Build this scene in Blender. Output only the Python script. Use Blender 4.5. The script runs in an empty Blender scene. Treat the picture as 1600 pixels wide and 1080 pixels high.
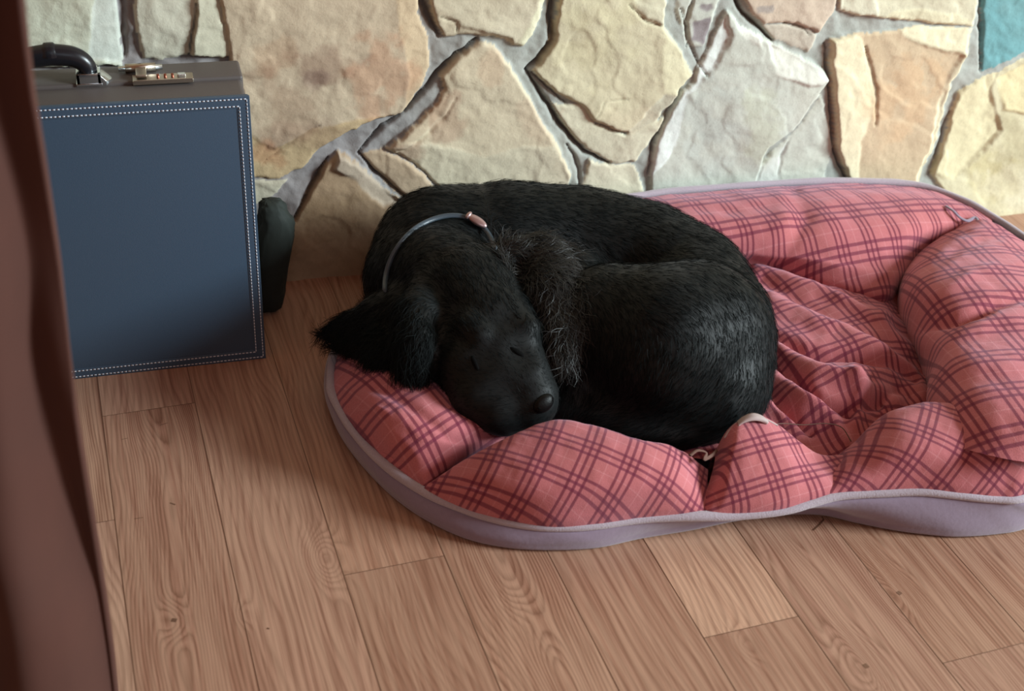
import bpy, bmesh, math, random
import numpy as np
from mathutils import Vector, Matrix
from mathutils.bvhtree import BVHTree
rng = np.random.default_rng(7); random.seed(7)
S = bpy.context.scene; C = S.collection
# ------------------------------------------------------------------ camera
H = 1.0                                   # camera height above the floor
F = 1967.55                               # focal length in pixels of the 1600 wide frame
EX = np.array([0.9599507, -0.10810592, 0.258472])      # room axes in camera space (x right, y down, z forward)
EY = np.array([-0.27419569, -0.55199558, 0.78747546])
UP = np.array([0.05754464, -0.82680952, -0.55953072])
YW = 1.619                                # the stone wall stands along y = YW
cd = bpy.data.cameras.new('camera'); cam = bpy.data.objects.new('camera', cd); C.objects.link(cam); S.camera = cam
cd.sensor_width = 36; cd.sensor_fit = 'HORIZONTAL'; cd.lens = F / 1600 * 36; cd.clip_start = .02
R3 = np.array([EX, EY, UP])               # camera (x, y down, z fwd) -> world
cm = Matrix(((R3[0][0], -R3[0][1], -R3[0][2], 0), (R3[1][0], -R3[1][1], -R3[1][2], 0), (R3[2][0], -R3[2][1], -R3[2][2], H), (0, 0, 0, 1)))
cam.matrix_world = cm
cd.dof.use_dof = True; cd.dof.focus_distance = 1.62; cd.dof.aperture_fstop = 5
# ------------------------------------------------------------------ light and exposure
S.view_settings.view_transform = 'Standard'; S.view_settings.look = 'None'
S.view_settings.exposure = 0.0; S.view_settings.gamma = 1; S.view_settings.use_curve_mapping = False
w = bpy.data.worlds.new('world'); S.world = w; w.use_nodes = True
w.node_tree.nodes['Background'].inputs[0].default_value = (1.0, .46, .25, 1)
w.node_tree.nodes['Background'].inputs[1].default_value = .27
def area(name, loc, aim, sx, sy, power, col):
    l = bpy.data.lights.new(name, 'AREA'); l.shape = 'RECTANGLE'; l.size = sx; l.size_y = sy; l.energy = power; l.color = col
    o = bpy.data.objects.new(name, l); C.objects.link(o); o.location = loc
    o.rotation_euler = (Vector(aim) - Vector(loc)).to_track_quat('-Z', 'Y').to_euler(); return o
area('window_light_right', (5.0, -1.0, 2.25), (.6, 1.45, .1), 1.6, 1.6, 480, (.86, 1, 1.04))
area('window_light_front', (.2, -1.6, 2.1), (.5, 1.5, .1), 1.6, 1.2, 8, (.76, .94, 1.10))
# ------------------------------------------------------------------ helpers
def ray(px, py): return np.stack([np.asarray(px, float) - 800, np.asarray(py, float) - 540, np.full(np.shape(px), F)], -1)
def P(px, py, z=0.0):
    q = ray(px, py); t = (z - H) / (q @ UP); return np.stack([(q @ EX) * t, (q @ EY) * t, np.broadcast_to(np.asarray(z, float), np.shape(t))], -1)
def W(px, py, y=YW):
    q = ray(px, py); t = y / (q @ EY); return np.stack([(q @ EX) * t, (q @ EY) * t, H + (q @ UP) * t], -1)
def proj(X):
    X = np.asarray(X, float); v = X[..., 0:1] * EX + X[..., 1:2] * EY + (X[..., 2:3] - H) * UP
    return 800 + F * v[..., 0] / v[..., 2], 540 + F * v[..., 1] / v[..., 2]
def lin(r, g, b): return tuple(((c / 255) / 12.92 if c / 255 <= .04045 else ((c / 255 + .055) / 1.055) ** 2.4) for c in (r, g, b))
def tag(o, label=None, cat=None, group=None, kind=None):
    if label: o['label'] = label
    if cat: o['category'] = cat
    if group: o['group'] = group
    if kind: o['kind'] = kind
    return o
def empty(name, loc):
    o = bpy.data.objects.new(name, None); o.location = loc; C.objects.link(o); return o
def link(name, me, mat, parent=None, smooth=True):
    o = bpy.data.objects.new(name, me); C.objects.link(o)
    if mat: me.materials.append(mat)
    if smooth: me.polygons.foreach_set('use_smooth', [True] * len(me.polygons))
    if parent: o.parent = parent; o.matrix_parent_inverse = Matrix.Translation(parent.location).inverted()
    return o
def mk(V, Q, uv=None, cols=None, attrs=None):
    V = np.asarray(V, float); Q = np.asarray(Q, int); k = Q.shape[1]
    me = bpy.data.meshes.new('m'); me.vertices.add(len(V)); me.vertices.foreach_set('co', V.ravel())
    me.loops.add(Q.size); me.loops.foreach_set('vertex_index', Q.ravel())
    me.polygons.add(len(Q)); me.polygons.foreach_set('loop_start', np.arange(0, Q.size, k)); me.polygons.foreach_set('loop_total', np.full(len(Q), k))
    me.update(calc_edges=True)
    if uv is not None:
        l = me.uv_layers.new(name='UVMap'); l.data.foreach_set('uv', np.asarray(uv, float)[Q.ravel()].ravel())
    if cols is not None:
        a = me.color_attributes.new('Col', 'FLOAT_COLOR', 'POINT'); a.data.foreach_set('color', np.c_[cols, np.ones(len(cols))].ravel())
    for n, v in (attrs or {}).items():
        a = me.attributes.new(n, 'FLOAT', 'POINT'); a.data.foreach_set('value', np.asarray(v, float))
    return me
def gridq(n, m, off=0, wrap=False):
    i, j = np.meshgrid(np.arange(n - 1), np.arange(m if wrap else m - 1), indexing='ij'); j2 = (j + 1) % m
    return np.stack([i * m + j, i * m + j2, (i + 1) * m + j2, (i + 1) * m + j], -1).reshape(-1, 4) + off
def cr(pts, n, closed=False):
    """Catmull-Rom through pts, n samples at even arc length"""
    p = np.asarray(pts, float)
    q = np.vstack([p[-1], p, p[0], p[1]]) if closed else np.vstack([2 * p[0] - p[1], p, 2 * p[-1] - p[-2]])
    out = []; segs = len(q) - 3
    for s in range(segs):
        a, b, c, d = q[s:s + 4]; t = np.linspace(0, 1, 24, endpoint=False)[:, None]
        out.append(.5 * (2 * b + (c - a) * t + (2 * a - 5 * b + 4 * c - d) * t ** 2 + (3 * b - a - 3 * c + d) * t ** 3))
    out = np.vstack(out + [q[-2][None]])
    L = np.r_[0, np.cumsum(np.linalg.norm(np.diff(out, axis=0), axis=1))]
    s = np.linspace(0, L[-1], n + 1)[:-1] if closed else np.linspace(0, L[-1], n)
    return np.stack([np.interp(s, L, out[:, k]) for k in range(out.shape[1])], -1)
def catm_rows(R, n):
    """rows (k, m, 3) splined across the first axis to n rows"""
    k = len(R); q = np.concatenate([(2 * R[0] - R[1])[None], R, (2 * R[-1] - R[-2])[None]])
    t = np.linspace(0, k - 1 - 1e-6, n); s = t.astype(int); t = (t - s)[:, None, None]
    a, b, c, d = q[s], q[s + 1], q[s + 2], q[s + 3]
    return .5 * (2 * b + (c - a) * t + (2 * a - 5 * b + 4 * c - d) * t ** 2 + (3 * b - a - 3 * c + d) * t ** 3)
def segdist(x, y, pl):
    """distance and along-fraction from points to a polyline"""
    best = np.full(np.shape(x), 1e9); pl = np.asarray(pl, float)
    L = np.r_[0, np.cumsum(np.hypot(*np.diff(pl, axis=0).T))]; fr = np.zeros(np.shape(x))
    for i in range(len(pl) - 1):
        ax, ay = pl[i]; bx, by = pl[i + 1]; dx, dy = bx - ax, by - ay
        t = np.clip(((x - ax) * dx + (y - ay) * dy) / (dx * dx + dy * dy + 1e-12), 0, 1)
        d = np.hypot(x - ax - t * dx, y - ay - t * dy); m = d < best
        best = np.where(m, d, best); fr = np.where(m, (L[i] + t * (L[i + 1] - L[i])) / L[-1], fr)
    return best, fr
def inside(x, y, poly):
    r = np.zeros(np.shape(x), bool); n = len(poly)
    for i in range(n):
        x0, y0 = poly[i]; x1, y1 = poly[(i + 1) % n]
        if y0 == y1: continue
        c = (y0 > y) != (y1 > y); r ^= c & (x < (x1 - x0) * (y - y0) / (y1 - y0) + x0)
    return r
def vnoise(x, y, s=0):
    """smooth 2-D value noise in [-1, 1]"""
    xi, yi = np.floor(x).astype(int), np.floor(y).astype(int); fx, fy = x - xi, y - yi
    fx = fx * fx * (3 - 2 * fx); fy = fy * fy * (3 - 2 * fy)
    h = lambda a, b: (np.modf(np.abs(np.sin(a * 127.1 + b * 311.7 + s * 74.7) * 43758.5453))[0]) * 2 - 1
    return (h(xi, yi) * (1 - fx) + h(xi + 1, yi) * fx) * (1 - fy) + (h(xi, yi + 1) * (1 - fx) + h(xi + 1, yi + 1) * fx) * fy
def fbm(x, y, s=0, o=4):
    return sum(vnoise(x * 2 ** i, y * 2 ** i, s + i) * .5 ** i for i in range(o))
def smooth01(a, b, x): t = np.clip((x - a) / (b - a), 0, 1); return t * t * (3 - 2 * t)
def tube(pts, r, n=8, closed=False, flat=1.0, up=None, cap=True):
    """swept tube; r scalar or list; flat squashes along the second frame axis"""
    p = np.asarray(pts, float); m = len(p); r = np.broadcast_to(np.asarray(r, float), (m,))
    T = (np.roll(p, -1, 0) - np.roll(p, 1, 0)) if closed else np.gradient(p, axis=0)
    T /= np.linalg.norm(T, axis=1)[:, None] + 1e-12
    a = np.zeros_like(p); u0 = np.array(up if up is not None else (0, 0, 1.0))
    if up is None and abs(T[0] @ u0) > .9: u0 = np.array([1.0, 0, 0])
    v = u0
    for i in range(m):
        v = (u0 if up is not None else v); v = v - T[i] * (v @ T[i]); v = v / (np.linalg.norm(v) + 1e-12); a[i] = v
    b = np.cross(T, a); th = np.linspace(0, 2 * np.pi, n, endpoint=False)
    V = p[:, None] + r[:, None, None] * (np.cos(th)[None, :, None] * a[:, None] * flat + np.sin(th)[None, :, None] * b[:, None])
    Q = gridq(m, n, wrap=True)
    if closed:
        j = np.arange(n); Q = np.vstack([Q, np.stack([(m - 1) * n + j, (m - 1) * n + (j + 1) % n, (j + 1) % n, j], -1)])
        return V.reshape(-1, 3), Q
    V = np.vstack([V.reshape(-1, 3), p[0], p[-1]]); j = np.arange(n)
    if cap:
        Q = np.vstack([Q, np.stack([j, np.full(n, m * n), np.full(n, m * n), (j + 1) % n], -1)[:, [0, 3, 1, 2]] if False else Q[:0]])
    return V[:m * n] if not cap else V[:m * n], Q
def bm_obj(name, bm, mat, parent=None, smooth=False, bevel=0):
    if bevel:
        bmesh.ops.bevel(bm, geom=[e for e in bm.edges], offset=bevel, segments=3, affect='EDGES', profile=.6)
    me = bpy.data.meshes.new(name); bm.to_mesh(me); bm.free()
    return link(name, me, mat, parent, smooth)
def box_bm(x0, x1, y0, y1, z0, z1, bm=None):
    bm = bm or bmesh.new(); r = bmesh.ops.create_cube(bm, size=1)
    for v in r['verts']: v.co = Vector(((x0 + x1) / 2 + v.co.x * (x1 - x0), (y0 + y1) / 2 + v.co.y * (y1 - y0), (z0 + z1) / 2 + v.co.z * (z1 - z0)))
    return bm
# ------------------------------------------------------------------ materials
class NT:
    def __init__(s, name):
        s.m = bpy.data.materials.new(name); s.m.use_nodes = True; s.t = s.m.node_tree; s.b = s.t.nodes['Principled BSDF']
    def n(s, ty, **kw):
        nd = s.t.nodes.new(ty)
        for k, v in kw.items():
            if k.startswith('_'): nd.inputs[int(k[1:]) if k[1:].isdigit() else k[1:]].default_value = v
            else: setattr(nd, k, v)
        return nd
    def l(s, a, b): s.t.links.new(a, b)
    def math(s, op, a, b=None, c=None):
        nd = s.n('ShaderNodeMath', operation=op)
        for i, x in enumerate((a, b, c)):
            if x is None: continue
            if isinstance(x, (int, float)): nd.inputs[i].default_value = x
            else: s.l(x, nd.inputs[i])
        return nd.outputs[0]
    def mix(s, f, a, b, mode='MIX'):
        nd = s.n('ShaderNodeMix', data_type='RGBA', blend_type=mode)
        for i, x in ((0, f), (6, a), (7, b)):
            if isinstance(x, (int, float)): nd.inputs[i].default_value = x
            elif isinstance(x, tuple): nd.inputs[i].default_value = (*x[:3], 1)
            else: s.l(x, nd.inputs[i])
        return nd.outputs[2]
    def noise(s, vec, scale, detail=4, rough=.55):
        nd = s.n('ShaderNodeTexNoise'); nd.inputs['Scale'].default_value = scale; nd.inputs['Detail'].default_value = detail; nd.inputs['Roughness'].default_value = rough
        if vec is not None: s.l(vec, nd.inputs['Vector'])
        return nd.outputs[0]
    def ramp(s, f, stops, interp='LINEAR'):
        nd = s.n('ShaderNodeValToRGB'); e = nd.color_ramp.elements; nd.color_ramp.interpolation = interp
        while len(e) < len(stops): e.new(.5)
        for i, (p, c) in enumerate(stops): e[i].position = p; e[i].color = (*c, 1) if isinstance(c, tuple) else (c, c, c, 1)
        s.l(f, nd.inputs[0]); return nd.outputs[0]
    def bump(s, h, strength, dist=.001):
        nd = s.n('ShaderNodeBump'); nd.inputs['Strength'].default_value = strength; nd.inputs['Distance'].default_value = dist
        s.l(h, nd.inputs['Height']); s.l(nd.outputs[0], s.b.inputs['Normal'])
    def set(s, **kw):
        for k, v in kw.items():
            i = s.b.inputs[k.replace('_', ' ')]; i.default_value = (*v, 1) if isinstance(v, tuple) else v
        return s
    def obj(s): return s.n('ShaderNodeTexCoord').outputs['Object']
def simple(name, col, rough=.5, metal=0, noise=0, scale=200, bump=0, **kw):
    t = NT(name); t.set(Base_Color=col, Roughness=rough, Metallic=metal, **kw)
    if noise or bump:
        nz = t.noise(t.obj(), scale)
        if noise: t.l(t.mix(nz, tuple(c * (1 - noise) for c in col), tuple(min(1, c * (1 + noise)) for c in col)), t.b.inputs['Base Color'])
        if bump: t.bump(nz, bump, .0006)
    return t.m
def mat_stone():
    t = NT('stone'); a = t.n('ShaderNodeAttribute', attribute_name='Col').outputs['Color']; o = t.obj()
    n1 = t.noise(o, 38, 8, .65); n2 = t.noise(o, 300, 4, .6); n3 = t.noise(o, 9, 3, .5)
    c = t.mix(1.0, a, t.ramp(n1, [(.3, .90), (.5, 1.0), (.7, 1.04)]), 'MULTIPLY')
    c = t.mix(1.0, c, t.ramp(n2, [(.3, .88), (.42, 1.0), (.7, 1.02)]), 'MULTIPLY')
    c = t.mix(t.ramp(n3, [(.5, 0.0), (.75, .10)]), c, lin(185, 150, 110))
    t.l(c, t.b.inputs['Base Color']); t.set(Roughness=.82); t.b.inputs['Specular IOR Level'].default_value = .27
    t.bump(t.math('ADD', t.math('MULTIPLY', n1, 1.0), t.math('MULTIPLY', n2, .35)), .45, .0022); return t.m
def mat_floor():
    t = NT('oak_floor'); uv = t.n('ShaderNodeUVMap', uv_map='UVMap').outputs[0]
    col = t.n('ShaderNodeAttribute', attribute_name='Col').outputs['Color']
    ph = t.n('ShaderNodeAttribute', attribute_name='phase').outputs['Fac']; cs = t.n('ShaderNodeAttribute', attribute_name='figure').outputs['Fac']
    ed = t.n('ShaderNodeAttribute', attribute_name='edge').outputs['Fac']; st = t.n('ShaderNodeAttribute', attribute_name='stain').outputs['Fac']
    mp = t.n('ShaderNodeMapping'); t.l(uv, mp.inputs[0]); mp.inputs['Scale'].default_value = (520, 9, 1)
    fine = t.noise(mp.outputs[0], 1, 5, .62)
    mp2 = t.n('ShaderNodeMapping'); t.l(uv, mp2.inputs[0]); mp2.inputs['Scale'].default_value = (120, 4, 1)
    mid = t.noise(mp2.outputs[0], 1, 4, .55)
    jit = t.math('MULTIPLY', t.math('SUBTRACT', mid, .5), .5); jf = t.math('MULTIPLY', t.math('SUBTRACT', fine, .5), .45)
    s = t.math('FRACT', t.math('ADD', t.math('ADD', ph, jit), jf))
    band = t.ramp(s, [(0.0, .15), (.28, 0.0), (.55, .45), (.82, 1.0), (1.0, .15)])
    m = t.math('MULTIPLY', band, cs)
    c = t.mix(t.math('MULTIPLY', m, .95), col, lin(116, 76, 56))
    c = t.mix(t.ramp(fine, [(.42, .0), (.64, .50)]), c, lin(124, 86, 66))
    c = t.mix(t.ramp(mid, [(.42, .22), (.60, 0.0)]), c, lin(226, 190, 162))
    c = t.mix(t.math('MULTIPLY', ed, .62), c, lin(70, 42, 28)); c = t.mix(st, c, lin(70, 38, 22))
    t.l(c, t.b.inputs['Base Color']); t.set(Roughness=.47); t.b.inputs['Specular IOR Level'].default_value = .42
    t.bump(t.math('ADD', fine, t.math('MULTIPLY', m, -.4)), .22, .0007); return t.m
def mat_plaid():
    t = NT('plaid_fabric'); uv = t.n('ShaderNodeUVMap', uv_map='UVMap').outputs[0]
    sp = t.n('ShaderNodeSeparateXYZ'); t.l(uv, sp.inputs[0])
    o = t.obj(); T = .046
    def lines(ax):
        f = t.math('FRACT', t.math('DIVIDE', sp.outputs[ax], T))
        e = .009; st = [(0, 0.0)]
        for c in (.32, .50, .68): st += [(c - .045, 0.0), (c - .045 + 2 * e, 1.0), (c + .045 - 2 * e, 1.0), (c + .045, 0.0)]
        thick = t.ramp(f, st); f2 = t.math('FRACT', t.math('ADD', t.math('DIVIDE', sp.outputs[ax], T), .5))
        return thick, t.ramp(f2, [(.485, 0.0), (.495, 1.0), (.515, 1.0), (.525, 0.0)])
    a, al = lines(0); b, bl = lines(1)
    wv = t.noise(uv, 900, 2, .5)
    base = t.mix(t.noise(o, 14, 3), lin(186, 108, 106), lin(192, 114, 122))
    base = t.mix(t.math('MULTIPLY', t.math('ADD', al, bl), .14), base, lin(240, 180, 185))
    c = t.mix(t.math('MULTIPLY', a, .80), base, lin(112, 42, 60)); c = t.mix(t.math('MULTIPLY', b, .72), c, lin(108, 38, 62))
    c = t.mix(1.0, c, t.ramp(wv, [(.3, .88), (.7, 1.08)]), 'MULTIPLY')
    t.l(c, t.b.inputs['Base Color']); t.set(Roughness=.88); t.b.inputs['Specular IOR Level'].default_value = .15
    t.b.inputs['Sheen Weight'].default_value = .27; t.b.inputs['Sheen Tint'].default_value = (.9, .75, .95, 1)
    t.bump(t.math('ADD', wv, t.math('MULTIPLY', t.noise(o, 90, 4), 2.0)), .35, .0008); return t.m
M = {}
M['stone'] = mat_stone(); M['floor'] = mat_floor(); M['plaid'] = mat_plaid()
M['fleece'] = simple('lilac_fleece', lin(136, 120, 138), .95, noise=.12, scale=160, bump=.5, Sheen_Weight=.4)
M['piping'] = simple('piping_fleece', lin(172, 160, 170), .95, noise=.18, scale=500, bump=1.0, Sheen_Weight=.4)
M['tan_cloth'] = simple('tan_cloth', lin(104, 74, 64), .9, noise=.1)
M['lining'] = simple('cream_lining', lin(182, 164, 162), .85, noise=.08, scale=200)
M['dog'] = simple('black_coat', (.0042, .0058, .0062), .55, noise=.3, scale=120, bump=.3, Specular_IOR_Level=.25, Sheen_Weight=.05, Sheen_Roughness=.4)
M['fur'] = simple('black_hair', (.0040, .0060, .0064), .65, Specular_IOR_Level=.10)
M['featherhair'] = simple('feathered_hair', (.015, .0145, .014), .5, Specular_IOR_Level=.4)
M['nose'] = simple('wet_nose', (.0016, .0017, .0018), .45, Specular_IOR_Level=.22, bump=.5, scale=700)
M['slit'] = simple('dark_skin', (.0012, .0012, .0012), .8, Specular_IOR_Level=.1)
M['leather'] = simple('navy_leather', lin(60, 80, 100), .42, noise=.12, scale=900, bump=.25)
M['leather_top'] = simple('charcoal_leather', lin(86, 80, 78), .5, noise=.12, scale=700, bump=.3)
M['leather_blk'] = simple('black_leather', lin(22, 24, 30), .3, noise=.1, scale=500, bump=.1)
M['thread'] = simple('white_thread', lin(215, 220, 230), .7)
M['nickel'] = simple('brushed_nickel', lin(196, 186, 172), .32, 1, noise=.06, scale=300)
M['chrome'] = simple('chrome', lin(225, 232, 235), .18, 1)
M['copper'] = simple('copper_dial', lin(150, 92, 74), .35, .8)
M['bag'] = simple('dark_green_cloth', lin(30, 38, 34), .8, noise=.25, scale=120, bump=.5)
M['velvet'] = simple('brown_velvet', lin(70, 36, 26), .85, noise=.25, scale=9, bump=.1, Sheen_Weight=.3, Sheen_Roughness=.35)
M['velvet'].node_tree.nodes['Principled BSDF'].inputs['Sheen Tint'].default_value = (.8, .5, .4, 1)
M['collar'] = simple('grey_blue_collar', lin(62, 74, 84), .4, bump=.2, scale=400)
M['buckle'] = simple('collar_buckle', lin(186, 158, 158), .3, .7)
# ------------------------------------------------------------------ floor: vinyl planks turned 3 degrees to the wall
ANG = math.radians(3.0219); ca, sa = math.cos(ANG), math.sin(ANG)
def plank_frame(x, y): return x * ca + y * sa * 1, -x * sa + y * ca     # replaced below by exact inverse
def to_room(u, v):      # plank axes (u across, v along) -> room x, y
    return u * ca - v * sa, u * sa + v * ca
def to_plank(x, y): return x * ca + y * sa, -x * sa + y * ca
PW = .1157; U0 = -.0245
def jv(px, py):
    q = P(px, py); return to_plank(q[0], q[1])[1]
joints = {0: jv(228, 641), 2: jv(611, 885), 5: jv(1171, 981), -1: jv(165, 815), 1: .62, 3: 1.75, 4: .55, 6: 1.5, 7: .7}
tones = {-1: (190, 150, 122), 0: (168, 124, 98), 1: (162, 120, 95), 2: (158, 116, 90), 3: (172, 130, 102), 4: (180, 140, 110), 5: (160, 118, 92), 6: (166, 124, 99), 7: (162, 120, 96)}
tones_far = {-1: (176, 136, 108), 0: (178, 136, 110), 2: (176, 132, 103), 5: (198, 156, 124)}  # last entry: pale plank, with the window's glow painted into its tone
# figure: (kind, strength, params) per plank piece: 'c' cathedral with centre and stretch, 's' straight
knots = [(270, 970, .010, 5), (826, 975, .018, 5), (506, 872, .013, 6), (1402, 928, .012, 5), (1350, 1040, .014, 5), (1165, 1010, .008, 3), (380, 960, .006, 2), (640, 1000, .02, 2)]
KN = []
for kx, ky, kr, ka in knots:
    q = P(kx, ky); KN.append((*to_plank(q[0], q[1]), kr, ka))
fig = {(-1, 0): .35, (0, 0): .85, (1, 0): .95, (2, 0): .45, (3, 0): .9, (4, 0): .35, (5, 0): .4, (6, 0): .9, (7, 0): .7, (2, 1): .4, (5, 1): .3, (0, 1): .3}
Vs, Qs, UV, CO, PH, FG, ED, ST = [], [], [], [], [], [], [], []; off = 0
L = 1.2
for k in range(-14, 22):
    r = np.random.default_rng(100 + k); j0 = joints.get(k, r.uniform(.4, 1.6)); uc = U0 + PW * (k + .5)
    for pi in range(-2, 3):
        v0, v1 = j0 + (pi - 1) * L, j0 + pi * L       # piece 0 ends at the joint nearest the camera side
        if v1 < -1.0 or v0 > 2.0: continue
        far = pi >= 1; key = (k, 1 if pi == 1 else 0 if pi == 0 else 9)
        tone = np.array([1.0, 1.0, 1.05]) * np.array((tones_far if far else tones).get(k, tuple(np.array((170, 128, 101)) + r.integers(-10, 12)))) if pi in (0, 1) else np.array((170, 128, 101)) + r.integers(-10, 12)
        nu, nv = 25, 120
        uu, vv = np.meshgrid(np.linspace(-PW / 2, PW / 2, nu), np.linspace(v0, v1, nv), indexing='xy')
        gu = uu + uc; x, y = to_room(gu, vv)
        kind = fig.get(key, r.uniform(.3, .9)); cat = kind > .6
        c0 = r.uniform(-.02, .02); nz = fbm(gu * 14 + k * 7, vv * 3.2 + pi * 3, 5 + k, 3)
        if cat:  # cathedral figure: nested arches
            f = np.abs(uu - c0 - .012 * nz) / (PW * .5); ph = 7.0 * np.sqrt(f ** 2 + .03) - vv * 6.5 * np.exp(-(f / .55) ** 2) * 1.3 + 1.2 * nz
        else:
            ph = uu / .0085 + 2.2 * nz
        for ku, kv, kr, ka in KN:
            d2 = ((gu - ku) / kr) ** 2 + ((vv - kv) / (kr * 1.9)) ** 2; ph = ph + ka * np.exp(-d2 / 2.2)
        st = np.zeros_like(uu)
        e = np.zeros_like(uu)
        Vs.append(np.stack([x, y, np.zeros_like(x)], -1).reshape(-1, 3)); Qs.append(gridq(nv, nu, off)[:, ::-1]); off += nu * nv
        UV.append(np.stack([gu + k * 3.1 + pi * 1.7, vv + 5.3 * k + pi], -1).reshape(-1, 2))
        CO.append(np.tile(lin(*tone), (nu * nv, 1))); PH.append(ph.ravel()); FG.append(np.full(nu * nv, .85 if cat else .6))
        ED.append(e.ravel()); ST.append(st.ravel())
# thin dark seam strips belong to the same mesh: 0.9 mm wide grooves between the planks
def strip(u0, v0, u1, v1, wd, stain=0.0, edge=1.0):
    global off
    n = 40; t = np.linspace(0, 1, n); du, dv = u1 - u0, v1 - v0; ll = math.hypot(du, dv); nx_, ny_ = -dv / ll * wd / 2, du / ll * wd / 2
    us = np.stack([u0 + du * t - nx_, u0 + du * t + nx_], -1); vs = np.stack([v0 + dv * t - ny_, v0 + dv * t + ny_], -1)
    x, y = to_room(us, vs); z = np.full_like(x, .00025)
    Vs.append(np.stack([x, y, z], -1).reshape(-1, 3)); Qs.append(gridq(n, 2, off)); off += 2 * n
    UV.append(np.stack([us, vs], -1).reshape(-1, 2)); CO.append(np.tile(lin(140, 100, 75), (2 * n, 1)))
    for a_, v_ in ((PH, 0), (FG, 0), (ED, edge), (ST, stain)): a_.append(np.full(2 * n, float(v_)))
for k in range(-14, 22):
    u = U0 + PW * k; strip(u, -1.0, u, 2.0, .0010); j0 = joints.get(k, np.random.default_rng(100 + k).uniform(.4, 1.6))
    for pi in (-2, -1, 0, 1):
        if -1 < j0 + pi * L < 2: strip(u, j0 + pi * L, u + PW, j0 + pi * L, .0009)
def mark(pts, wd, s):
    for a_, b_ in zip(pts[:-1], pts[1:]):
        qa, qb = P(*a_), P(*b_); ua = to_plank(qa[0], qa[1]); ub = to_plank(qb[0], qb[1]); strip(*ua, *ub, wd, s, .5)
mark([(1287, 812), (1280, 820), (1270, 829)], .0022, .7); mark([(1287, 812), (1284, 807)], .0016, .6)
mark([(268, 969), (276, 970)], .005, .6); mark([(1402, 925), (1408, 929)], .005, .4); mark([(1350, 1038), (1356, 1044)], .005, .35)
mark([(266, 786), (274, 789)], .0018, .4); mark([(210, 811), (224, 809)], .001, .3); mark([(190, 687), (200, 685)], .001, .3); mark([(250, 665), (262, 661)], .001, .3); mark([(417, 982), (421, 983)], .002, .5)
fl_me = mk(np.vstack(Vs), np.vstack(Qs), np.vstack(UV), np.vstack(CO), dict(phase=np.concatenate(PH), figure=np.concatenate(FG), edge=np.concatenate(ED), stain=np.concatenate(ST)))
tag(link('floor', fl_me, M['floor'], smooth=False), kind='structure')
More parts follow.
